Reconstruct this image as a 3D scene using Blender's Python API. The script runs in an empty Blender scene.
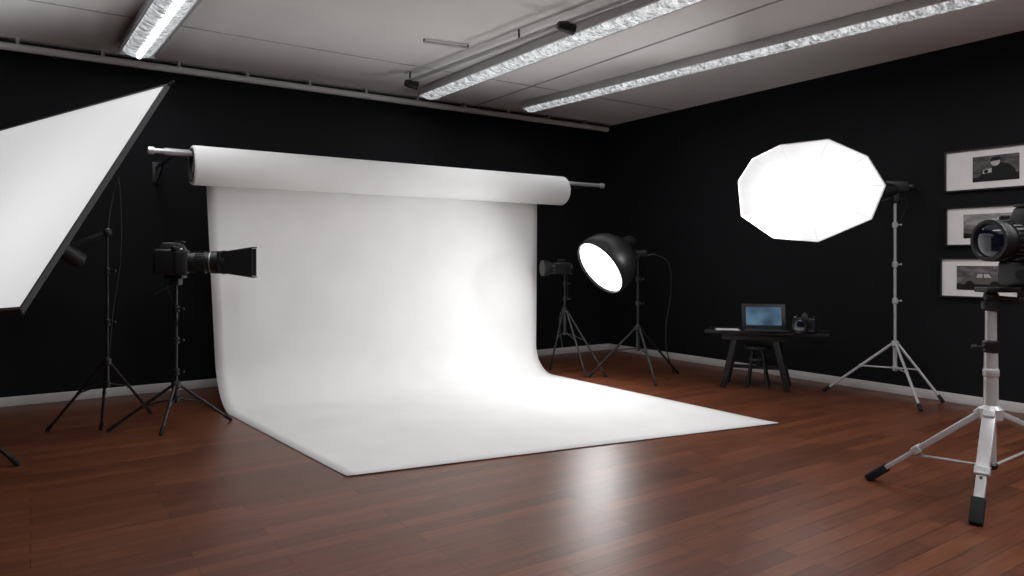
import bpy, bmesh, math, random
from mathutils import Vector, Matrix
random.seed(7)
sc = bpy.context.scene
try:
    sc.view_settings.view_transform = 'Standard'
    sc.view_settings.look = 'None'
except Exception:
    pass

FPX = 706.0; HZ = 260.0; CH = 1.4; YAW = math.radians(34.3)
R = Vector((math.cos(YAW), -math.sin(YAW), 0)); F = Vector((math.sin(YAW), math.cos(YAW), 0)); U = Vector((0, 0, 1))
def C(x, up, z): return R*x + F*z + U*(CH+up)
def PX(px, py, z): return C((px-512)/FPX*z, (HZ-py)/FPX*z, z)
def G(px, py):
    z = CH*FPX/(py-HZ); return PX(px, py, z)
WX, WY, RH = 7.5, 8.3, 3.5
LX, FY = -2.6, -2.6

# ---------------- materials ----------------
def mat(name, col, rough=0.5, metal=0.0, bump=0.0, bscale=60, var=0.0, vscale=8, emit=None, estr=0, coat=0, spec=None, tw=None):
    m = bpy.data.materials.new(name); m.use_nodes = True
    nt = m.node_tree; b = nt.nodes['Principled BSDF']
    b.inputs['Base Color'].default_value = (*col, 1); b.inputs['Roughness'].default_value = rough
    b.inputs['Metallic'].default_value = metal
    if coat: b.inputs['Coat Weight'].default_value = coat
    if spec is not None: b.inputs['Specular IOR Level'].default_value = spec
    tc = nt.nodes.new('ShaderNodeTexCoord')
    n = nt.nodes.new('ShaderNodeTexNoise'); n.inputs['Scale'].default_value = vscale; n.inputs['Detail'].default_value = 4
    nt.links.new(tc.outputs['Object'], n.inputs['Vector'])
    r = nt.nodes.new('ShaderNodeValToRGB')
    v = max(var, 0.03)
    r.color_ramp.elements[0].position = .3; r.color_ramp.elements[1].position = .7
    r.color_ramp.elements[0].color = (*[c*(1-v) for c in col], 1)
    r.color_ramp.elements[1].color = (*[min(1, c*(1+v)) for c in col], 1)
    nt.links.new(n.outputs['Fac'], r.inputs['Fac']); nt.links.new(r.outputs['Color'], b.inputs['Base Color'])
    if bump:
        n2 = nt.nodes.new('ShaderNodeTexNoise'); n2.inputs['Scale'].default_value = bscale
        nt.links.new(tc.outputs['Object'], n2.inputs['Vector'])
        bp = nt.nodes.new('ShaderNodeBump'); bp.inputs['Strength'].default_value = bump; bp.inputs['Distance'].default_value = .01
        nt.links.new(n2.outputs['Fac'], bp.inputs['Height']); nt.links.new(bp.outputs['Normal'], b.inputs['Normal'])
    if emit:
        b.inputs['Emission Color'].default_value = (*emit, 1); b.inputs['Emission Strength'].default_value = estr
    return m

M_black = mat('black_plastic', (.012, .012, .013), .42, bump=.1, bscale=250)
M_blackgl = mat('black_gloss', (.008, .008, .009), .42, spec=.35)
M_fabric = mat('black_fabric', (.008, .008, .009), .85, bump=.3, bscale=150, spec=.2)
M_silfab = mat('grey_trim', (.06, .06, .065), .6)
M_rubber = mat('rubber', (.008, .008, .008), .8)
M_dmetal = mat('dark_metal', (.06, .06, .065), .35, metal=.8)
M_chrome = mat('brushed_aluminium', (.62, .62, .64), .32, metal=.6, bump=.05, bscale=300)
M_satin = mat('satin_silver_paint', (.55, .55, .56), .35, metal=.25)
M_white = mat('white_paint', (.75, .75, .75), .5)
M_paper = mat('white_paper', (.88, .878, .872), .85, bump=.02, bscale=6, var=.008, vscale=2, spec=.2)
M_core = mat('cardboard_core', (.03, .025, .022), .9)
M_glass = mat('lens_glass', (.01, .012, .03), .05, coat=1)
M_wood_blk = mat('black_stained_wood', (.010, .009, .009), .45, bump=.2, bscale=60)
M_sheet = mat('paper_sheet', (.8, .8, .8), .6)
M_frame = mat('frame_black', (.01, .01, .01), .35)
M_mat = mat('mount_board', (.95, .94, .93), .8)
M_wall = mat('wall_charcoal', (.0080, .0085, .0106), .75, bump=.15, bscale=90, var=.08, vscale=1.2, spec=.2)
M_base = mat('baseboard_white', (.70, .69, .68), .45)

def emis(name, col, s, center=None, rad=1, lo=.6, base=(.8, .8, .8)):
    """lit diffuser: emission falloff painted around a given centre (object space)"""
    m = mat(name, base, .6)
    nt = m.node_tree; b = nt.nodes['Principled BSDF']
    b.inputs['Emission Color'].default_value = (*col, 1); b.inputs['Emission Strength'].default_value = s
    if center is not None:
        ge = nt.nodes.new('ShaderNodeNewGeometry')
        d = nt.nodes.new('ShaderNodeVectorMath'); d.operation = 'DISTANCE'; d.inputs[1].default_value = center
        nt.links.new(ge.outputs['Position'], d.inputs[0])
        mr = nt.nodes.new('ShaderNodeMapRange'); mr.interpolation_type = 'SMOOTHSTEP'
        mr.inputs['From Min'].default_value = 0; mr.inputs['From Max'].default_value = rad
        mr.inputs['To Min'].default_value = s; mr.inputs['To Max'].default_value = s*lo
        nt.links.new(d.outputs['Value'], mr.inputs['Value']); nt.links.new(mr.outputs['Result'], b.inputs['Emission Strength'])
    return m

def floor_mat():
    m = bpy.data.materials.new('wood_floor'); m.use_nodes = True
    nt = m.node_tree; L = nt.links; b = nt.nodes['Principled BSDF']
    tc = nt.nodes.new('ShaderNodeTexCoord')
    br = nt.nodes.new('ShaderNodeTexBrick'); br.offset = .37; br.offset_frequency = 2
    br.inputs['Scale'].default_value = 1; br.inputs['Brick Width'].default_value = 1.0; br.inputs['Row Height'].default_value = .105
    br.inputs['Mortar Size'].default_value = .0020; br.inputs['Mortar Smooth'].default_value = .2; br.inputs['Bias'].default_value = 0
    br.inputs['Color1'].default_value = (.200, .066, .029, 1); br.inputs['Color2'].default_value = (.118, .037, .0170, 1)
    br.inputs['Mortar'].default_value = (.035, .011, .006, 1)
    L.new(tc.outputs['Object'], br.inputs['Vector'])
    mp = nt.nodes.new('ShaderNodeMapping'); mp.inputs['Scale'].default_value = (1.2, 22, 1)
    L.new(tc.outputs['Object'], mp.inputs['Vector'])
    n = nt.nodes.new('ShaderNodeTexNoise'); n.inputs['Scale'].default_value = 2.2; n.inputs['Detail'].default_value = 8; n.inputs['Roughness'].default_value = .65
    n.inputs['Distortion'].default_value = .6
    L.new(mp.outputs['Vector'], n.inputs['Vector'])
    rp = nt.nodes.new('ShaderNodeValToRGB'); rp.color_ramp.elements[0].position = .3; rp.color_ramp.elements[1].position = .72
    rp.color_ramp.elements[0].color = (.60, .56, .54, 1); rp.color_ramp.elements[1].color = (1.25, 1.25, 1.25, 1)
    L.new(n.outputs['Fac'], rp.inputs['Fac'])
    mx = nt.nodes.new('ShaderNodeMix'); mx.data_type = 'RGBA'; mx.blend_type = 'MULTIPLY'; mx.inputs[0].default_value = 1
    L.new(br.outputs['Color'], mx.inputs[6]); L.new(rp.outputs['Color'], mx.inputs[7])
    L.new(mx.outputs[2], b.inputs['Base Color'])
    mr = nt.nodes.new('ShaderNodeMapRange'); mr.inputs['To Min'].default_value = .32; mr.inputs['To Max'].default_value = .44
    L.new(n.outputs['Fac'], mr.inputs['Value']); L.new(mr.outputs['Result'], b.inputs['Roughness'])
    bp = nt.nodes.new('ShaderNodeBump'); bp.inputs['Strength'].default_value = .3; bp.inputs['Distance'].default_value = .003; bp.invert = True
    L.new(br.outputs['Fac'], bp.inputs['Height'])
    bp2 = nt.nodes.new('ShaderNodeBump'); bp2.inputs['Strength'].default_value = .12; bp2.inputs['Distance'].default_value = .002
    L.new(n.outputs['Fac'], bp2.inputs['Height']); L.new(bp.outputs['Normal'], bp2.inputs['Normal']); L.new(bp2.outputs['Normal'], b.inputs['Normal'])
    b.inputs['Specular IOR Level'].default_value = .45
    return m

# ---------------- builder ----------------
class B:
    def __init__(s, name): s.bm = bmesh.new(); s.name = name; s.mats = []
    def mi(s, m):
        if m not in s.mats: s.mats.append(m)
        return s.mats.index(m)
    def face(s, pts, m):
        vs = [s.bm.verts.new(p) for p in pts]; f = s.bm.faces.new(vs); f.material_index = s.mi(m); return f
    def rings(s, rings, m, cap0=True, cap1=True, closed=True):
        k = s.mi(m); vr = [[s.bm.verts.new(p) for p in r] for r in rings]; n = len(vr[0])
        for a, b in zip(vr, vr[1:]):
            for i in range(n if closed else n-1):
                j = (i+1) % n
                f = s.bm.faces.new((a[i], a[j], b[j], b[i])); f.material_index = k
        if closed:
            if cap0: s.bm.faces.new(list(reversed(vr[0]))).material_index = k
            if cap1: s.bm.faces.new(vr[-1]).material_index = k
    def frame(s, ax):
        ax = ax.normalized(); t = Vector((0, 0, 1)) if abs(ax.z) < .9 else Vector((1, 0, 0))
        u = ax.cross(t).normalized(); return u, ax.cross(u).normalized()
    def tube(s, p0, p1, r0, m, r1=None, seg=14):
        r1 = r0 if r1 is None else r1; p0 = Vector(p0); p1 = Vector(p1); u, v = s.frame(p1-p0)
        c = [(math.cos(2*math.pi*i/seg), math.sin(2*math.pi*i/seg)) for i in range(seg)]
        s.rings([[p0+(u*a+v*b)*r0 for a, b in c], [p1+(u*a+v*b)*r1 for a, b in c]], m)
    def lathe(s, o, ax, prof, m, seg=28, cap0=True, cap1=True):
        o = Vector(o); ax = Vector(ax).normalized(); u, v = s.frame(ax)
        c = [(math.cos(2*math.pi*i/seg), math.sin(2*math.pi*i/seg)) for i in range(seg)]
        s.rings([[o+ax*t+(u*a+v*b)*max(r, 1e-4) for a, b in c] for t, r in prof], m, cap0, cap1)
    def path(s, pts, r, m, seg=8, sub=8):
        pts = [Vector(p) for p in pts]; P = [pts[0]]+pts+[pts[-1]]; out = []
        for i in range(1, len(P)-2):
            for k in range(sub):
                t = k/sub; a, b, c, d = P[i-1], P[i], P[i+1], P[i+2]
                out.append(.5*((2*b)+(c-a)*t+(2*a-5*b+4*c-d)*t*t+(3*b-a-3*c+d)*t**3))
        out.append(pts[-1]); rings = []
        for i, p in enumerate(out):
            tg = out[min(i+1, len(out)-1)]-out[max(i-1, 0)]
            tg.normalize(); ref = F if abs(tg.dot(F)) < .9 else R
            u = tg.cross(ref).normalized(); v = tg.cross(u)
            rings.append([p+(u*math.cos(2*math.pi*j/seg)+v*math.sin(2*math.pi*j/seg))*r for j in range(seg)])
        s.rings(rings, m)
    def box(s, c, size, m, X=None, Y=None, Z=None, bev=0.0, taper=1.0):
        """box with axes; taper scales the +Z end"""
        c = Vector(c); X = X or Vector((1, 0, 0)); Y = Y or Vector((0, 1, 0)); Z = Z or X.cross(Y)
        hx, hy, hz = [d/2 for d in size]; k = s.mi(m)
        t = bmesh.new(); vs = []
        for z in (-1, 1):
            q = taper if z > 0 else 1
            for x, y in ((-1, -1), (1, -1), (1, 1), (-1, 1)):
                vs.append(t.verts.new(c+X*hx*x*q+Y*hy*y*q+Z*hz*z))
        for q in ((3, 2, 1, 0), (4, 5, 6, 7), (0, 1, 5, 4), (1, 2, 6, 5), (2, 3, 7, 6), (3, 0, 4, 7)):
            t.faces.new([vs[i] for i in q])
        if bev: bmesh.ops.bevel(t, geom=list(t.edges), offset=bev, segments=3, affect='EDGES', profile=.5)
        t.verts.index_update(); mp = [s.bm.verts.new(v.co) for v in t.verts]
        for f in t.faces:
            s.bm.faces.new([mp[v.index] for v in f.verts]).material_index = k
        t.free()
    def ball(s, c, r, m, seg=14, sc3=(1, 1, 1)):
        c = Vector(c); n = seg//2; rings = []
        for i in range(n+1):
            th = math.pi*i/n; rr = max(math.sin(th), 1e-3)*r
            rings.append([c+Vector((rr*math.cos(2*math.pi*j/seg)*sc3[0], rr*math.sin(2*math.pi*j/seg)*sc3[1], r*math.cos(th)*sc3[2])) for j in range(seg)])
        s.rings(rings, m)
    def done(s, parent=None, ang=35, recalc=True):
        if recalc: bmesh.ops.recalc_face_normals(s.bm, faces=list(s.bm.faces))
        me = bpy.data.meshes.new(s.name)
        xs = [v.co for v in s.bm.verts]
        o = Vector(((min(v.x for v in xs)+max(v.x for v in xs))/2, (min(v.y for v in xs)+max(v.y for v in xs))/2, min(v.z for v in xs)))
        if s.name.startswith(('floor', 'wall', 'ceiling')): o = Vector((0, 0, 0))
        for v in s.bm.verts: v.co -= o
        s.bm.to_mesh(me); s.bm.free()
        for m in s.mats: me.materials.append(m)
        for p in me.polygons: p.use_smooth = True
        me.set_sharp_from_angle(angle=math.radians(ang))
        ob = bpy.data.objects.new(s.name, me); sc.collection.objects.link(ob); ob.location = o
        return ob

def area(name, loc, direction, sx, sy, power, col=(1, 1, 1), parent=None, spread=math.pi, shape='RECTANGLE', up=None):
    l = bpy.data.lights.new(name, 'AREA'); l.shape = shape; l.size = sx; l.size_y = sy; l.energy = power; l.color = col; l.spread = spread
    o = bpy.data.objects.new(name, l); sc.collection.objects.link(o)
    Z = -Vector(direction).normalized(); Xa = (up or Vector((0, 0, 1))).cross(Z).normalized(); Ya = Z.cross(Xa)
    mt = Matrix((Xa, Ya, Z)).transposed().to_4x4(); mt.translation = Vector(loc)
    if parent:
        o.parent = parent; o.matrix_parent_inverse = Matrix.Translation(-parent.location)
    o.matrix_basis = mt
    return o

# ---------------- room ----------------
t = .12
b = B('floor'); b.box(((WX+LX)/2, (WY+FY)/2, -t/2), (WX-LX+2*t, WY-FY+2*t, t), floor_mat()); b.done()
M_ceil = mat('ceiling_paint', (.88, .875, .87), .8, bump=.1, bscale=30, var=.04, vscale=.8)
b = B('ceiling'); b.box(((WX+LX)/2, (WY+FY)/2, RH+t/2), (WX-LX+2*t, WY-FY+2*t, t), M_ceil); b.done()
b = B('wall_back'); b.box(((WX+LX)/2, WY+t/2, RH/2), (WX-LX+2*t, t, RH), M_wall); b.done()
b = B('wall_right'); b.box((WX+t/2, (WY+FY)/2, RH/2), (t, WY-FY, RH), M_wall); b.done()
b = B('wall_left'); b.box((LX-t/2, (WY+FY)/2, RH/2), (t, WY-FY, RH), M_wall); b.done()
b = B('wall_front'); b.box(((WX+LX)/2, FY-t/2, RH/2), (WX-LX+2*t, t, RH), M_wall); b.done()
b = B('baseboard_back'); b.box(((WX+LX)/2, WY-.0125, .045), (WX-LX, .025, .09), M_base, bev=.004); b.done()
b = B('baseboard_right'); b.box((WX-.0125, (WY-.025+FY)/2, .045), (.025, WY-FY-.025, .09), M_base, bev=.004); b.done()
b = B('trim_1')
M_seam = mat('seam_grey', (.42, .42, .42), .7)
b.box((5.0, (WY+FY)/2, RH-.004), (.02, WY-FY-.1, .008), M_seam)
b.box(((WX+LX)/2, 6.9, RH-.003), (WX-LX-.1, .012, .006), M_seam)
b.done()

# rail along wall top
b = B('curtain_rail')
b.tube((LX+.05, WY-.14, RH-.09), (WX-.15, WY-.14, RH-.09), .036, M_white)
b.box(((LX+WX)/2, WY-.03, RH-.04), (WX-LX-.1, .05, .06), M_dmetal)
for i in range(14):
    x = LX+.4+i*.7
    b.box((x, WY-.14, RH-.045), (.03, .03, .09), M_satin); b.box((x, WY-.08, RH-.035), (.03, .16, .02), M_satin)
    b.box((x+.3, WY-.14, RH-.135), (.02, .02, .02), M_dmetal)
b.done()

# ---------------- ceiling fixtures ----------------
def prism_mat():
    m = bpy.data.materials.new('reflector_foil_painted_glow'); m.use_nodes = True
    nt = m.node_tree; L = nt.links; bs = nt.nodes['Principled BSDF']
    bs.inputs['Base Color'].default_value = (.8, .82, .84, 1); bs.inputs['Roughness'].default_value = .22; bs.inputs['Metallic'].default_value = .7
    tc = nt.nodes.new('ShaderNodeTexCoord')
    mpp = nt.nodes.new('ShaderNodeMapping'); mpp.inputs['Scale'].default_value = (.8, 1.6, 1)
    v = nt.nodes.new('ShaderNodeTexVoronoi'); v.inputs['Scale'].default_value = 12; v.feature = 'F1'; v.inputs['Randomness'].default_value = 1
    n = nt.nodes.new('ShaderNodeTexNoise'); n.inputs['Scale'].default_value = 16; n.inputs['Detail'].default_value = 6; n.inputs['Distortion'].default_value = 1.2
    L.new(tc.outputs['Object'], mpp.inputs['Vector']); L.new(mpp.outputs['Vector'], v.inputs['Vector']); L.new(mpp.outputs['Vector'], n.inputs['Vector'])
    r = nt.nodes.new('ShaderNodeMapRange'); r.inputs['From Min'].default_value = .36; r.inputs['From Max'].default_value = .66
    r.inputs['To Min'].default_value = .14; r.inputs['To Max'].default_value = .72
    L.new(n.outputs['Fac'], r.inputs['Value']); L.new(r.outputs['Result'], bs.inputs['Emission Strength'])  # patchy glow painted into the foil for bright crinkles
    bs.inputs['Emission Color'].default_value = (.95, .98, 1, 1)
    a = nt.nodes.new('ShaderNodeMath'); a.operation = 'ADD'; L.new(v.outputs['Distance'], a.inputs[0]); L.new(n.outputs['Fac'], a.inputs[1])
    bp = nt.nodes.new('ShaderNodeBump'); bp.inputs['Strength'].default_value = 1; bp.inputs['Distance'].default_value = .03
    L.new(a.outputs[0], bp.inputs['Height']); L.new(bp.outputs['Normal'], bs.inputs['Normal'])
    return m
M_prism = prism_mat()
M_tube = emis('fluorescent_tube', (.95, .98, 1), 4.0)
def fixture(p0, p1, w=.24, power=40, tube=False):
    p0 = Vector(p0); p1 = Vector(p1); d = (p1-p0).normalized(); sd = d.cross(U).normalized(); L = (p1-p0).length
    b = B('fluorescent_ceiling_light')
    mid = (p0+p1)/2; zt = RH-.005
    b.box((mid.x, mid.y, zt-.025), (w, L, .05), M_satin, X=sd, Y=d, Z=U)
    # curved translucent foil-like lens
    prof = []
    for k in range(11):
        a = math.pi*k/10; prof.append((math.cos(a)*w*.46, -math.sin(a)*.075))
    ns = 90; rings = []
    for i in range(ns+1):
        q = p0.lerp(p1, i/ns); q.z = zt-.05
        ww = 1+(.03 if i % 2 else -.03)
        rings.append([q+sd*x*ww+U*z*ww for x, z in prof])
    b.rings(rings, M_prism)
    for s_ in (-1, 1):
        c = mid+sd*(s_*w*.5); c.z = zt-.06
        b.box(c, (.026, L, .05), M_satin, X=sd, Y=d, Z=U)
    for q in (p0, p1):
        c = q.copy(); c.z = zt-.058; b.box(c, (w*1.04, .03, .11), M_satin, X=sd, Y=d, Z=U, bev=.004)
    if tube:
        c0 = p0+d*.1; c1 = p1-d*.1
        c0.z = c1.z = zt-.135
        b.tube(c0, c1, .022, M_tube)
    ob = b.done()
    area('fluorescent_light', (mid.x, mid.y, zt-.16), (0, 0, -1), w, L-.1, power, (.98, .985, 1), ob, up=d)
    return ob
fixture((.86, 7.75, 0), (1.0, 4.3, 0), .3, 19, True)
fixture((4.05, 7.75, 0), (4.18, 3.2, 0), .28, 13)
fixture((5.5, 7.65, 0), (6.03, 2.3, 0), .24, 17)
fixture((6.1, 1.6, 0), (6.45, -2.0, 0), .24, 65)  # added out of view to brighten the right wall and its pictures
fixture((1.05, 3.0, 0), (1.1, -1.5, 0), .3, 46, True)  # unseen fixture, added as fill light for the room
fixture((4.3, 2.0, 0), (4.35, -2.0, 0), .27, 55)  # also an added fill, out of view, lifts backdrop and tripod

# track with spots
b = B('ceiling_track_light')
b.tube((3.5, 7.15, RH-.10), (3.85, 3.4, RH-.10), .022, M_satin)
b.tube((3.58, 7.15, RH-.06), (3.93, 3.4, RH-.06), .012, M_dmetal)
for k in range(3):
    q = Vector((3.5, 7.15, 0)).lerp(Vector((3.85, 3.4, 0)), k/2); b.tube((q.x, q.y, RH-.1), (q.x, q.y, RH-.001), .010, M_dmetal)
for (x, y, dx) in ((3.5, 7.12, -.05), (3.72, 4.65, .03)):
    b.box((x, y, RH-.13), (.05, .09, .05), M_black, bev=.006)
    b.lathe((x-.05, y, RH-.14), (1, -.2, -.15), [(-.03, .03), (0, .042), (.09, .046), (.12, .05), (.11, .04)], M_black)
b.done()
b = B('ceiling_rail'); p = [PX(424, 42, 1482.6/218*.985), PX(468, 48, 1482.6/212*.985)]
b.tube((p[0].x, p[0].y, RH-.03), (p[1].x, p[1].y, RH-.03), .014, M_satin)
for q in p: b.tube((q.x, q.y, RH-.03), (q.x, q.y, RH-.001), .008, M_dmetal)
b.done()

# ---------------- backdrop ----------------
RZ = 2.27; RY = 7.0
b = B('paper_backdrop')
def prof(side):
    pts = []
    if side == 0: xt, xb, xf, yf, rad, yb = 1.37, 1.455, 1.687, 4.362, .46, 7.16
    else: xt, xb, xf, yf, rad, yb = 5.265, 5.25, 5.28, 3.70, .34, 7.16
    nv = 22
    for i in range(nv):
        f = i/nv; z = (RZ)*(1-f)+rad*f; pts.append((xt+(xb-xt)*f, yb, z))
    nc = 20
    for i in range(nc+1):
        a = math.pi/2*i/nc; pts.append((xb+(xf-xb)*.12*i/nc, yb-rad+rad*math.cos(a), .004+rad-rad*math.sin(a)))
    x0, y0 = pts[-1][0], pts[-1][1]; nf = 20
    for i in range(1, nf+1):
        f = i/nf; z = .004+(.0 if f < .93 else 0.004*((f-.93)/.07)**2); pts.append((x0+(xf-x0)*f, y0+(yf-y0)*f, z))
    return [Vector(p) for p in pts]
A, Bp = prof(0), prof(1)
rings = []
for j in range(41):
    f = j/40; rings.append([a.lerp(c, f)+Vector((0, .003*math.sin(f*9+1)*max(0, min(1, a.z)), 0)) for a, c in zip(A, Bp)])
b.rings(rings, M_paper, closed=False)
pap = b.done(ang=80)
so = pap.modifiers.new('thickness', 'SOLIDIFY'); so.thickness = .003; so.offset = 0

def child(ob, par):
    ob.parent = par; ob.matrix_parent_inverse = Matrix.Translation(-par.location)
b = B('roll')
X0, X1 = 1.22, 5.54
c = [(math.cos(2*math.pi*i/48), math.sin(2*math.pi*i/48)) for i in range(48)]
prf = [(X0+.10, .132), (X0, .135), (X0, .172), (X0+.012, .182), (X0+1.5, .180), (X1-.012, .180), (X1, .172), (X1, .135), (X1-.1, .132)]
b.rings([[Vector((x, RY+r*a, RZ+r*z)) for a, z in c] for x, r in prf], M_paper, False, False)
b.rings([[Vector((x, RY+.134*a, RZ+.134*z)) for a, z in c] for x in (X0+.004, X1-.004)], M_core, False, False)
b.rings([[Vector((x, RY+r*a, RZ+r*z)) for a, z in c] for x, r in ((X0-.004, .128), (X0-.004, .158), (X0+.03, .158), (X0+.03, .128), (X0-.004, .128))], M_core, False, False)
child(b.done(recalc=False), pap)
b = B('crossbar')
PZ = RZ+.105
b.tube((.88, RY, PZ), (6.23, RY, PZ), .024, M_chrome)
for x in (.88, 1.02, 6.2): b.lathe((x-.02, RY, PZ), (1, 0, 0), [(0, .028), (.002, .034), (.05, .034), (.052, .028)], M_chrome)
b.tube((.99, RY, PZ), (1.2, RY, PZ), .033, M_chrome)
for x in (1.1, 6.1):
    b.box((x, (RY+WY)/2+.02, PZ-.0), (.022, WY-RY-.06, .022), M_black); b.box((x, WY-.012, PZ-.05), (.08, .018, .22), M_black, bev=.003)
    b.tube((x, WY-.02, PZ-.20), (x, WY-.5, PZ-.01), .008, M_black)
child(b.done(), pap)

# ---------------- stands ----------------
def stand(b, base, feet, hub_h, brace_h, top_h, r=.014, m=M_black, leg_r=.011, joints=(.35, .6, .82), foot=M_rubber, low=None, attach=.45):
    base = Vector((base.x, base.y, 0))
    P = lambda h: base+U*h
    low = brace_h-.03 if low is None else low
    b.tube(P(low), P(hub_h+.02), r*1.25, m); b.tube(P(hub_h), P(top_h), r*.85, m)
    for j in joints:
        h = hub_h+(top_h-hub_h)*j
        b.lathe(P(h-.03), U, [(0, r*1.0), (.005, r*1.7), (.05, r*1.7), (.058, r*1.1)], m, 16)
        b.tube(P(h)+R*.005, P(h)+R*.055, .007, m, seg=8); b.ball(P(h)+R*.06, .013, m, 8)
    b.lathe(P(hub_h-.035), U, [(0, r*1.6), (.01, r*2.4), (.05, r*2.4), (.065, r*1.4)], m, 16)
    b.lathe(P(brace_h-.02), U, [(0, r*1.3), (.005, r*2.0), (.035, r*2.0), (.04, r*1.3)], m, 16)
    for f in feet:
        f = Vector((f.x, f.y, .012)); d = (f-base); d.z = 0; d.normalize()
        h0 = P(hub_h-.01)+d*r*2
        b.tube(h0, f, leg_r, m); e = (h0-f).normalized()
        b.tube(f-e*.0, f+e*.07, leg_r*1.35, foot); b.ball(f, leg_r*1.0, foot, 10)
        mid = h0.lerp(f, attach)
        b.tube(P(brace_h)+d*r*1.5, mid, leg_r*.6, m, seg=8); b.ball(mid, leg_r*1.5, m, 8)

def dslr(b, o, X, Zu, s, lens=1.0, hood='round', grip=True, deep=.55, wide=1.35):
    """camera: lens pointing along X; o = centre of body; s = body height"""
    X = X.normalized(); Y = Zu.cross(X).normalized(); Z = X.cross(Y).normalized()
    P = lambda x, y, z: o+X*x*s+Y*y*s+Z*z*s
    Bx = lambda x, y, z, a, c, d, m, bv=.03, tp=1: b.box(P(x, y, z), (a*s, c*s, d*s), m, X, Y, Z, bev=bv*s, taper=tp)
    Bx(.275-deep/2, 0, 0, deep, wide, .88, M_black, .09)
    Bx(.275-deep/2+.02, 0, .52, deep, .52, .34, M_black, .06, .62)
    Bx(.05, 0, .71, .3, .3, .05, M_dmetal, .01)
    Bx(-.02-deep/2, 0, .42, .1, .32, .2, M_rubber, .03)
    if grip: Bx(.2, -.55, -.03, .42, .28, .85, M_rubber, .1)
    Bx(.275-deep-.01, .1, -.05, .03, .75, .55, M_blackgl, .008)
    for y, z in ((-.5, .48), (.5, .48)):
        b.lathe(P(0, y, z-.06), Z, [(0, .13*s), (.1*s, .13*s), (.12*s, .11*s)], M_dmetal, 16)
    b.lathe(P(.2, -.58, .42), Z, [(0, .06*s), (.06*s, .055*s)], M_chrome, 12)
    L = lens
    b.lathe(P(.25, 0, -.02), X, [(0, .40*s), (.05*s, .41*s), (.06*s, .36*s), (.22*L*s, .36*s), (.23*L*s, .39*s), (.50*L*s, .39*s), (.51*L*s, .36*s), (.62*L*s, .36*s),
                                 (.64*L*s, .40*s), (.86*L*s, .41*s), (.92*L*s, .43*s), (1.0*L*s, .43*s), (1.0*L*s, .37*s), (.93*L*s, .34*s)], M_black, 36)
    for k in range(24):
        a = 2*math.pi*k/24
        c_ = P(.25+.365*L, .392*math.cos(a), -.02+.392*math.sin(a))
        b.box(c_, (.22*L*s, .035*s, .035*s), M_rubber, X, Y, Z)
    b.lathe(P(.25, 0, -.02), X, [(.60*L*s, .365*s), (.61*L*s, .372*s), (.63*L*s, .372*s), (.64*L*s, .365*s)], M_chrome, 36)
    b.lathe(P(.25, 0, -.02), X, [(.93*L*s, .34*s), (.95*L*s, .3*s), (.975*L*s, .2*s), (.985*L*s, .08*s), (.987*L*s, .001*s)], M_glass, 36, cap0=False)
    return P

# --- left large softbox ---
TR = C(-2.435, 1.24, 5.0); BR = C(-2.793, -.286, 4.025)
W2 = 2.15
e2 = (R*-1-U*.0836+F*.5); e1 = BR-TR
TL = TR+e2*W2; BL = BR+e2*W2
nb = e2.cross(e1).normalized()
if nb.dot(F) < 0: nb = -nb       # pointing backwards (away from camera)
cen = (TR+BR+TL+BL)/4
apex = cen+nb*.42
b = B('softbox')
M_sbface = emis('softbox_diffuser', (1, 1, 1), .74, tuple(cen+R*.6-U*.45), 1.5, .66, base=(.5, .5, .5))
nf_ = 14
corn = [TR, BR, BL, TL]
inn = [cen+(q-cen)*.988 for q in corn]
k = b.mi(M_sbface); grid = []
for i in range(nf_+1):
    row = []
    for j in range(nf_+1):
        u_, v_ = i/nf_, j/nf_
        q = inn[0].lerp(inn[1], u_).lerp(inn[3].lerp(inn[2], u_), v_)
        q = q-nb*.008 + nb*.045*math.sin(math.pi*u_)*math.sin(math.pi*v_)
        row.append(b.bm.verts.new(q))
    grid.append(row)
for i in range(nf_):
    for j in range(nf_):
        b.bm.faces.new((grid[i][j], grid[i+1][j], grid[i+1][j+1], grid[i][j+1])).material_index = k
for i in range(4):
    a, c_ = corn[i], corn[(i+1) % 4]
    b.rings([[a-nb*.012, c_-nb*.012], [a+nb*.02, c_+nb*.02]], M_silfab, closed=False)
    ai, ci = cen+(a-cen)*.980, cen+(c_-cen)*.980
    b.rings([[a-nb*.012, c_-nb*.012], [ai-nb*.011, ci-nb*.011]], M_silfab, closed=False)
    rows = []
    for t_ in range(9):
        f = t_/8
        rows.append([(a+nb*.02).lerp(apex+(a-cen)*.08, f), (c_+nb*.02).lerp(apex+(c_-cen)*.08, f)])
    b.rings(rows, M_fabric, closed=False)
    b.tube(a, a+(a-cen).normalized()*.05, .008, M_black)
b.lathe(apex-nb*.02, nb, [(0, .10), (.03, .11), (.05, .09), (.06, .065), (.30, .065), (.32, .05)], M_black)
sb = C(-3.21, 0, 5.60)
sbt = Vector((sb.x, sb.y, 1.62))
b.tube(apex+nb*.12, sbt, .02, M_black); b.ball(sbt, .035, M_black)
stand(b, sb, [G(47, 432), G(101, 431), G(151, 414)], .60, .42, 1.62, joints=(.3, .7), r=.012)
b.path([sbt, PX(112, 200, 5.75), PX(118, 178, 5.75), PX(121, 215, 5.7), PX(120, 262, 5.65), PX(113, 310, 5.6), PX(109, 355, 5.55)], .006, M_rubber)
sob = b.done(recalc=False)
area('softbox_light', cen-nb*.1, -nb, 1.9, 1.4, 24, (1, 1, 1), sob, up=e1)

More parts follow.
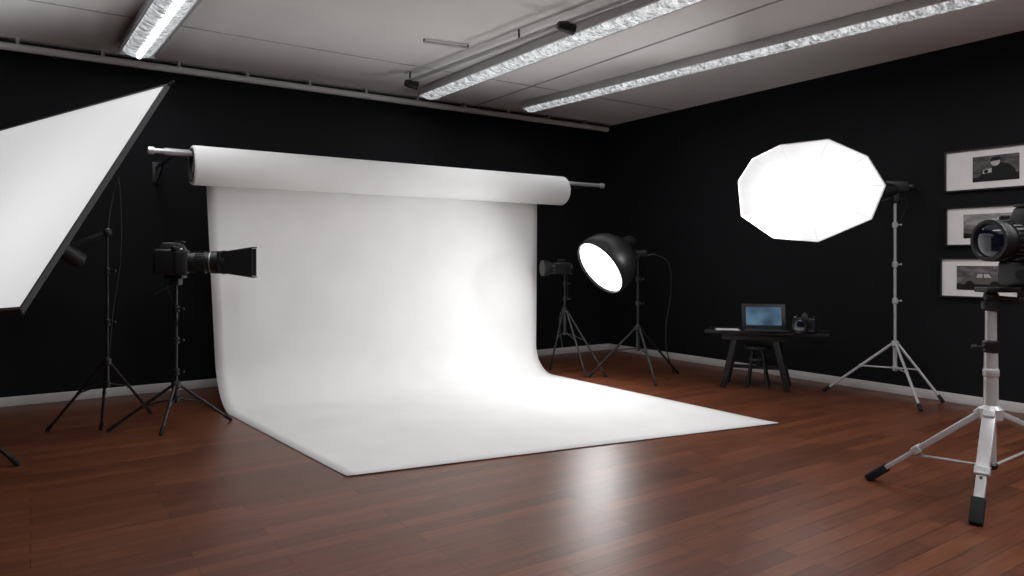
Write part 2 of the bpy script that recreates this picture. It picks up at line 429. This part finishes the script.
# --- camera on tripod (left) with barn-door hood ---
b = B('camera_on_tripod')
bs = C((176-512)/FPX*5.9, 0, 5.9)
stand(b, bs, [G(108, 432), G(161, 436), G(231, 421)], .36, .24, 1.24, r=.016, joints=(.12, .42, .72), leg_r=.012)
hd = Vector((bs.x, bs.y, 1.22))
b.box(hd+U*.0, (.08, .08, .06), M_black, R, F, U, bev=.01); b.box(hd+U*.04, (.14, .1, .025), M_dmetal, R, F, U, bev=.005)
b.tube(hd, hd-R*.16-U*.1-F*.05, .008, M_black)
ax = (R*.95+F*.20).normalized(); Yv = U.cross(ax).normalized()
s_ = .235
P_ = dslr(b, hd+U*.165+ax*.02, ax, U, s_, lens=1.35, deep=1.0, wide=1.1)
o = hd+U*.16+ax*(.02+s_*1.45)
for sg, up_ in ((1, True), (-1, True), (1, False), (-1, False)):
    if up_:
        q = [o+U*sg*.08-Yv*.085, o+U*sg*.08+Yv*.085, o+ax*.27+U*sg*.125+Yv*.12, o+ax*.27+U*sg*.125-Yv*.12]; off = U*sg*.006
    else:
        q = [o+Yv*sg*.085-U*.08, o+Yv*sg*.085+U*.08, o+ax*.26+Yv*sg*.12+U*.12, o+ax*.26+Yv*sg*.12-U*.12]; off = Yv*sg*.006
    b.rings([q, [w+off for w in q]], M_black)
b.box(o-ax*.01, (.03, .19, .18), M_black, ax, Yv, U, bev=.004)
b.path([hd+U*.08-R*.1, hd-R*.06-U*.1, hd+R*.03-U*.25-F*.02, hd-U*.4], .005, M_rubber)
b.done()

# --- studio strobe beside backdrop ---
b = B('strobe_light')
bs = C((565-512)/FPX*8.72, 0, 8.72)
stand(b, bs, [G(550, 370.5), G(586, 377), G(606, 377)], .78, .5, 1.25, r=.015, joints=(.3, .7), leg_r=.012)
hp = Vector((bs.x, bs.y, 1.27))-R*.05
axs = (R*-.9+F*-.3).normalized()
b.box(hp+U*.03, (.22, .13, .14), M_black, axs, U.cross(axs), U, bev=.02)
b.lathe(hp+U*.03+axs*.1, axs, [(0, .065), (.04, .065), (.05, .085), (.14, .10), (.15, .095)], M_black)
b.lathe(hp+U*.03-axs*.1, -axs, [(0, .06), (.03, .06), (.04, .04)], M_dmetal)
b.box(hp+U*.12, (.1, .03, .04), M_black, axs, U.cross(axs), U, bev=.008); b.tube(hp, hp+R*.14-U*.04, .008, M_black)
b.path([hp-R*.02-axs*.1, hp+R*.08-U*.3, hp-R*.02-U*.6, hp+R*.02-U*.95], .006, M_rubber)
b.done()

# --- dome light ---
b = B('dome_light')
bs = C((638-512)/FPX*8.15, 0, 8.15)
stand(b, bs, [G(589, 377.5), G(656, 386), G(678, 374)], .62, .38, 1.42, r=.017, joints=(.35, .7), leg_r=.013)
dc = PX(601, 267, 7.85); n_ = (R*-.70+U*-.52+F*-.40).normalized()
rd = .335
M_dish = emis('dome_diffuser', (1, 1, .99), 9, tuple(dc), .36, .35)
b.lathe(dc, -n_, [(-.01, rd*.95), (-.03, rd*.98), (0, rd*1.03), (.08, rd*1.03), (.18, rd*.97), (.27, rd*.82), (.34, rd*.6), (.39, .13), (.42, .11), (.52, .09), (.55, .06)], M_blackgl, 48, cap0=False)
b.lathe(dc, n_, [(.0, rd*.96), (.02, rd*.8), (.035, rd*.5), (.042, .02)], M_dish, 48, cap0=False)
hb = Vector((bs.x, bs.y, 1.44)); mt_ = dc-n_*.42
b.tube(mt_, hb, .02, M_black); b.ball(hb, .035, M_black)
b.box(hb+U*.04+R*.03, (.14, .07, .06), M_black, R, F, U, bev=.012)
b.tube(hb+R*.05, hb+R*.2+U*.03, .01, M_black)
b.path([hb+R*.15+U*.03, PX(668, 262, 8.1), PX(671, 290, 8.1), PX(666, 325, 8.15), PX(667, 352, 8.15), G(674, 374), G(668, 380)], .007, M_rubber)
db = b.done(recalc=False)
l = area('dome_light_lamp', dc+n_*.08, n_, .58, .58, 18, (1, 1, 1), db, shape='DISK')

# --- octabox ---
b = B('octagonal_softbox')
bs = C((895-512)/FPX*7.2, 0, 7.2)
stand(b, bs, [G(824, 391.5), G(943, 402.5), G(921, 411.5)], .55, .30, 2.1, r=.016, m=M_satin, joints=(.28, .52, .78), leg_r=.013)
pl = [(780, 145), (829, 139), (868, 156), (886, 185), (872, 219), (818, 242), (773, 238), (741, 216), (738, 181), (752, 159)]
oc = PX(812, 190, 6.75); on = (R*-.34+U*-.16+F*-.92).normalized()
def onplane(px, py):
    d = PX(px, py, 1.0)-Vector((0, 0, CH)); t_ = (oc-Vector((0, 0, CH))).dot(on)/d.dot(on); return Vector((0, 0, CH))+d*t_
pts = [onplane(*q) for q in pl]
M_oct = emis('octabox_diffuser', (1, 1, 1), 1.15, tuple(oc+R*.16-U*.05), .92, .40, base=(.42, .42, .42))  # glow centre moved right, so shading is painted into the left side
M_octseam = mat('octabox_seam', (.45, .45, .45), .6, emit=(1, 1, 1), estr=.42)
cc = sum(pts, Vector())/len(pts)
for i in range(len(pts)):
    a, c_ = pts[i], pts[(i+1) % len(pts)]
    g = lambda p, f: cc.lerp(p, f)+on*.06*(1-f*f)
    for f0, f1 in ((0.001, .35), (.35, .7), (.7, .985)):
        b.face([g(a, f0), g(c_, f0), g(c_, f1), g(a, f1)], M_oct)
    b.path([g(a, .5)+on*.001, g(a, .8)+on*.001, g(a, 1)], .0025, M_octseam, sub=3)
    b.rings([[g(a, .985), g(c_, .985)], [a+on*.012, c_+on*.012], [a-on*.05+(a-cc)*.004, c_-on*.05+(c_-cc)*.004]], M_white, closed=False)
ap = PX(868, 190, 7.12)
for i in range(len(pts)):
    a, c_ = pts[i]-on*.05, pts[(i+1) % len(pts)]-on*.05
    rows = []
    for t_ in range(7):
        f = t_/6; bu = math.sin(f*math.pi)*.03
        rows.append([a.lerp(ap+(a-cc)*.1, f)-on*bu, c_.lerp(ap+(c_-cc)*.1, f)-on*bu])
    b.rings(rows, M_fabric, closed=False)
    b.path([a, rows[3][0], rows[6][0]], .005, M_black, sub=4)
hb = Vector((bs.x, bs.y, CH+(260-190)/FPX*7.25))
dr = (hb-ap).normalized()
b.lathe(ap-dr*.02, dr, [(0, .1), (.03, .105), (.06, .075), (.3, .07), (.34, .06)], M_black)
b.box(hb+U*.03, (.24, .12, .12), M_black, R, F, U, bev=.015); b.lathe(hb+R*.1+U*.03, R, [(0, .05), (.06, .05), (.08, .03)], M_dmetal)
b.box(hb-U*.07, (.06, .06, .14), M_black, R, F, U, bev=.008); b.tube(hb-U*.07, hb-U*.12-R*.14, .009, M_black); b.tube(hb-U*.1, hb-U*.1+R*.1, .009, M_black)
b.path([hb+R*.05, hb+R*.12-U*.15, hb+R*.03-U*.4, hb+R*.03-U*.7], .005, M_rubber)
oo = b.done(recalc=False)
lp = oc+on*.15-U*.06
area('octabox_light', lp, Vector((3.4, 7.0, 1.5))-lp, .24, .24, 21, (1, 1, 1), oo, shape='DISK', spread=math.radians(150))

# --- table with legs ---
TH = .635
a0 = C((708-512)/FPX*8.0, 0, 8.0); a1 = C((829-512)/FPX*7.5, 0, 7.5)
a0.z = a1.z = 0; tx = (a1-a0).normalized(); ty = U.cross(tx).normalized()
if ty.dot(F) < 0: ty = -ty
tm = (a0+a1)/2; TL_ = (a1-a0).length
b = B('side_table')
b.box(tm+U*(TH-.018), (TL_, .48, .036), M_wood_blk, tx, ty, U, bev=.004)
tm2 = tm-tx*.11
b.box(tm2+U*(TH-.07), (TL_*.55, .36, .07), M_wood_blk, tx, ty, U, bev=.004)
for sx in (-1, 1):
    for sy in (-1, 1):
        top = tm2+tx*sx*.20+ty*sy*.14+U*(TH-.05); bot = tm2+tx*(sx*.33)+ty*sy*.2
        d = (bot-top).normalized(); b.box((top+bot)/2, (.06, .06, (bot-top).length-.01), M_wood_blk, (tx-d*tx.dot(d)).normalized(), d.cross((tx-d*tx.dot(d)).normalized()).normalized(), d, bev=.004)
    b.box(tm2+tx*sx*.29+U*.22, (.03, .36, .04), M_wood_blk, tx, ty, U)
b.box(tm2+U*.22, (.56, .03, .04), M_wood_blk, tx, ty, U)
b.done()
b = B('stool')
sm = Vector((tm2.x, tm2.y, 0))+tx*.02
b.lathe(sm+U*.42, U, [(0, .12), (.005, .14), (.035, .14), (.04, .13)], M_wood_blk)
for k in range(4):
    a = math.pi/4+k*math.pi/2; d = tx*math.cos(a)+ty*math.sin(a)
    b.tube(sm+d*.07+U*.42, sm+d*.15+U*.005, .016, M_wood_blk)
b.lathe(sm+U*.30, U, [(0, .075), (0, .10), (.02, .10), (.02, .075), (0, .075)], M_dmetal, cap0=False, cap1=False)
b.done()

M_screen = bpy.data.materials.new('laptop_screen'); M_screen.use_nodes = True
nt = M_screen.node_tree; p_ = nt.nodes['Principled BSDF']; tc = nt.nodes.new('ShaderNodeTexCoord')
n = nt.nodes.new('ShaderNodeTexNoise'); n.inputs['Scale'].default_value = 5; rp = nt.nodes.new('ShaderNodeValToRGB')
nt.links.new(tc.outputs['Object'], n.inputs['Vector']); nt.links.new(n.outputs['Fac'], rp.inputs['Fac'])
rp.color_ramp.elements[0].color = (.015, .05, .11, 1); rp.color_ramp.elements[0].position = .35
rp.color_ramp.elements[1].color = (.18, .36, .5, 1); rp.color_ramp.elements[1].position = .75
nt.links.new(rp.outputs['Color'], p_.inputs['Emission Color']); p_.inputs['Emission Strength'].default_value = .42; p_.inputs['Base Color'].default_value = (.02, .04, .08, 1)
b = B('laptop')
lc = PX(764, 324, 7.72); lc.z = TH+.012
lx = (R*.97-F*.2).normalized(); ly = U.cross(lx).normalized()
lw = .46
b.box(lc-ly*.13, (lw, .26, .02), M_dmetal, lx, ly, U, bev=.005)
for r_ in range(5):
    for c2 in range(12): b.box(lc-ly*(.04+.030*r_)+lx*(-.175+.032*c2)+U*.012, (.025, .022, .006), M_black, lx, ly, U)
b.box(lc-ly*.21+U*.0105, (.1, .05, .002), M_black, lx, ly, U)
sz = (U*.97+ly*.2).normalized(); sn = lx.cross(sz).normalized()
b.box(lc+ly*.01+sz*.135, (lw, .28, .012), M_black, lx, sz, sn, bev=.004)
fn = sn if sn.dot(F) < 0 else -sn
q = lc+ly*.01+sz*.138+fn*.0075
b.face([q-lx*(lw/2-.045)-sz*.10, q+lx*(lw/2-.045)-sz*.10, q+lx*(lw/2-.045)+sz*.10, q-lx*(lw/2-.045)+sz*.10], M_screen)
b.done()
b = B('paper_sheets'); pc = PX(731, 328, 7.72); pc.z = TH+.004; pc -= lx*.03
b.box(pc-lx*.01+ly*.02, (.24, .2, .006), M_sheet, lx, ly, U); b.box(pc+U*.005+lx*.0-ly*.01, (.22, .17, .003), M_sheet, (lx+ly*.1).normalized(), (ly-lx*.1).normalized(), U)
b.done()
b = B('camera'); cc_ = PX(806, 320, 7.40); cc_.z = TH+.085
dslr(b, cc_, (R*-.75-F*.65).normalized(), U, .175, lens=.6, wide=1.3); b.done()

# ---------------- framed pictures ----------------
def photo_mat(name, seed, dark, light):
    m = bpy.data.materials.new(name); m.use_nodes = True; nt = m.node_tree; L = nt.links; bs_ = nt.nodes['Principled BSDF']
    tc = nt.nodes.new('ShaderNodeTexCoord'); mp = nt.nodes.new('ShaderNodeMapping'); mp.inputs['Location'].default_value = (seed, seed*2, 0); mp.inputs['Scale'].default_value = (1, 6, 16)
    n = nt.nodes.new('ShaderNodeTexNoise'); n.inputs['Scale'].default_value = 1.6; n.inputs['Detail'].default_value = 8
    r = nt.nodes.new('ShaderNodeValToRGB'); r.color_ramp.elements[0].position = .35; r.color_ramp.elements[1].position = .65
    r.color_ramp.elements[0].color = (dark, dark, dark, 1); r.color_ramp.elements[1].color = (light, light*.97, light*.95, 1)
    L.new(tc.outputs['Object'], mp.inputs['Vector']); L.new(mp.outputs['Vector'], n.inputs['Vector']); L.new(n.outputs['Fac'], r.inputs['Fac']); L.new(r.outputs['Color'], bs_.inputs['Base Color'])
    bs_.inputs['Roughness'].default_value = .4; return m
M_sil = mat('print_dark', (.010, .010, .010), .5, spec=.3); M_sil2 = mat('print_grey', (.12, .115, .11), .5); M_sil3 = mat('print_light', (.55, .54, .53), .5)
def frame(y0, y1, z0, z1, ins, seed, kind):
    b = B('framed_photograph'); x = WX; yc, zc = (y0+y1)/2, (z0+z1)/2; w, h = y1-y0, z1-z0; ft = .014
    for (yy, zz, a, c_) in ((yc, z1-ft/2, w, ft), (yc, z0+ft/2, w, ft), (y0+ft/2, zc, ft, h-2*ft), (y1-ft/2, zc, ft, h-2*ft)):
        b.box((x-.018, yy, zz), (.034, a, c_), M_frame)
    b.box((x-.010, yc, zc), (.016, w-2*ft, h-2*ft), M_mat)
    iy0, iy1, iz0, iz1 = y0+w*ins[0], y1-w*ins[1], z0+h*ins[2], z1-h*ins[3]
    pm = photo_mat('print_%d' % seed, seed*3.7, *((.04, .15), (.18, .45), (.07, .25))[kind])
    b.box((x-.020, (iy0+iy1)/2, (iz0+iz1)/2), (.003, iy1-iy0, iz1-iz0), pm)
    X_ = x-.0225; W_ = iy1-iy0; H_ = iz1-iz0
    def sil(pp, m, d=0): b.face([Vector((X_-d, iy1-u_*W_, iz0+v_*H_)) for u_, v_ in pp], m)
    def oval(u, v, ru, rv, m, d, n=18): sil([(u+ru*math.cos(6.2832*i/n), v+rv*math.sin(6.2832*i/n)) for i in range(n)], m, d)
    if kind == 0:      # person bending over a camera
        sil([(0, 0), (1, 0), (1, .28), (.7, .2), (.4, .24), (0, .16)], M_sil)
        sil([(.12, .12), (.95, .12), (.92, .40), (.80, .62), (.62, .70), (.46, .60), (.36, .42), (.2, .32)], M_sil, .0006)
        oval(.50, .74, .10, .16, M_sil3, .0012); sil([(.38, .76), (.62, .80), (.60, .94), (.44, .94)], M_sil, .0018)
        sil([(.22, .30), (.42, .34), (.42, .50), (.24, .46)], M_sil3, .0012); oval(.30, .39, .05, .07, M_sil, .0018)
    elif kind == 1:    # pale hills
        sil([(0, 0), (1, 0), (1, .34), (.8, .5), (.62, .38), (.45, .55), (.22, .36), (0, .44)], M_sil2)
        sil([(0, 0), (1, 0), (1, .18), (.6, .26), (.3, .14), (0, .22)], M_sil, .0006)
        oval(.72, .78, .05, .07, M_sil3, .0006)
    else:              # old car in a field
        sil([(0, 0), (1, 0), (1, .26), (0, .26)], M_sil)
        sil([(.08, .24), (.92, .24), (.93, .42), (.78, .50), (.68, .72), (.38, .74), (.28, .52), (.10, .46)], M_sil2, .0006)
        sil([(.40, .52), (.52, .52), (.52, .67), (.43, .67)], M_sil3, .0012); sil([(.55, .52), (.70, .52), (.64, .67), (.55, .67)], M_sil3, .0012)
        oval(.26, .24, .09, .14, M_sil, .0012); oval(.76, .24, .09, .14, M_sil, .0012)
    b.done()
frame(2.60, 3.36, 2.065, 2.465, (.16, .33, .2, .2), 1, 0)
frame(2.62, 3.35, 1.535, 1.915, (.2, .22, .2, .2), 2, 1)
frame(2.72, 3.40, 1.035, 1.42, (.14, .22, .2, .2), 3, 2)

# --- foreground camera on silver tripod (right) ---
b = B('camera_on_tripod')
M_leg = mat('silver_tripod_tube', (.64, .64, .65), .32, metal=.25)
bz = 4.05
bs = C((991-512)/FPX*bz, 0, bz); P0 = Vector((bs.x, bs.y, 0))
hubh = CH-(412-260)/FPX*bz
feet = [G(870, 480), G(976, 525), G(1085, 455)]
b.tube(P0+U*.22, P0+U*(hubh+.05), .026, M_leg); b.tube(P0+U*hubh, P0+U*.90, .038, M_leg, r1=.034); b.tube(P0+U*.88, P0+U*1.13, .029, M_leg)
b.lathe(P0+U*(hubh-.05), U, [(0, .03), (.01, .058), (.07, .062), (.09, .038)], M_leg); b.lathe(P0+U*.87, U, [(0, .036), (.01, .044), (.06, .044), (.07, .03)], M_dmetal)
b.lathe(P0+U*.73, U, [(0, .036), (.01, .041), (.04, .041), (.05, .036)], M_leg)
b.tube(P0+U*.90, P0+U*.90-R*.09, .008, M_black); b.ball(P0+U*.90-R*.095, .018, M_black)
b.lathe(P0+U*.20, U, [(0, .02), (.01, .034), (.03, .034), (.04, .026)], M_dmetal)
for f in feet:
    f = Vector((f.x, f.y, .02)); d = f-P0; d.z = 0; d.normalize(); h0 = P0+U*(hubh-.01)+d*.05
    L_ = f-h0; e = L_.normalized(); sd = e.cross(U).normalized(); nn = sd.cross(e)
    b.box(h0+L_*.28, (.066, .036, L_.length*.56), M_leg, sd, nn, e, bev=.006)
    b.box(h0+L_*.72, (.050, .026, L_.length*.5), M_leg, sd, nn, e, bev=.005)
    b.box(h0+L_*.55, (.074, .048, .05), M_leg, sd, nn, e, bev=.006)
    b.box(f-e*.055, (.066, .05, .15), M_rubber, sd, nn, e, bev=.01)
    mid = h0+L_*.62; b.tube(P0+U*.215+d*.02, mid, .008, M_leg); b.ball(mid, .016, M_dmetal)
    b.box(h0+d*.0, (.06, .06, .05), M_leg, sd, nn, e, bev=.008)
hd = P0+U*1.13
b.lathe(hd-U*.02, U, [(0, .034), (.01, .05), (.05, .05), (.06, .03)], M_black); b.ball(hd+U*.06, .04, M_black, 16)
b.box(hd+U*.10+R*.06, (.24, .12, .03), M_black, R, F, U, bev=.006); b.tube(hd+U*.06, hd+U*.03+R*.35+F*.1, .01, M_black)
ax = (R*-.95-F*.22).normalized()
dslr(b, hd+U*.385+R*.21, ax, U, .275, lens=.75)
b.box(hd+U*.19+R*.22, (.15, .30, .16), M_black, ax, U.cross(ax).normalized(), U, bev=.03)
b.tube(hd+U*.19+R*.1-F*.1, hd+U*.19+R*.06-F*.16, .03, M_rubber)
b.path([hd+U*.3+R*.3-F*.1, hd+U*.1+R*.38-F*.1, hd+U*.0+R*.28-F*.05, hd+U*.15+R*.2], .008, M_rubber)
b.done()

# --- stand just outside the left edge, leg reaching into view ---
b = B('light_stand')
bs = C((-75-512)/FPX*4.75, 0, 4.75)
stand(b, bs, [G(18, 466), G(-150, 470), G(-90, 440)], .55, .3, 1.0, r=.014, leg_r=.014, joints=(.4,))
b.done()

# ---------------- world & camera ----------------
w = bpy.data.worlds.new('world'); sc.world = w; w.use_nodes = True
w.node_tree.nodes['Background'].inputs[0].default_value = (.5, .55, .6, 1); w.node_tree.nodes['Background'].inputs[1].default_value = .3
cd = bpy.data.cameras.new('camera_view'); co = bpy.data.objects.new('camera_view', cd); sc.collection.objects.link(co)
co.location = (0, 0, CH); co.rotation_euler = (math.pi/2, 0, -YAW)
cd.sensor_width = 36; cd.lens = FPX/1024*36; cd.shift_y = -28/1024; cd.clip_start = .05
sc.camera = co
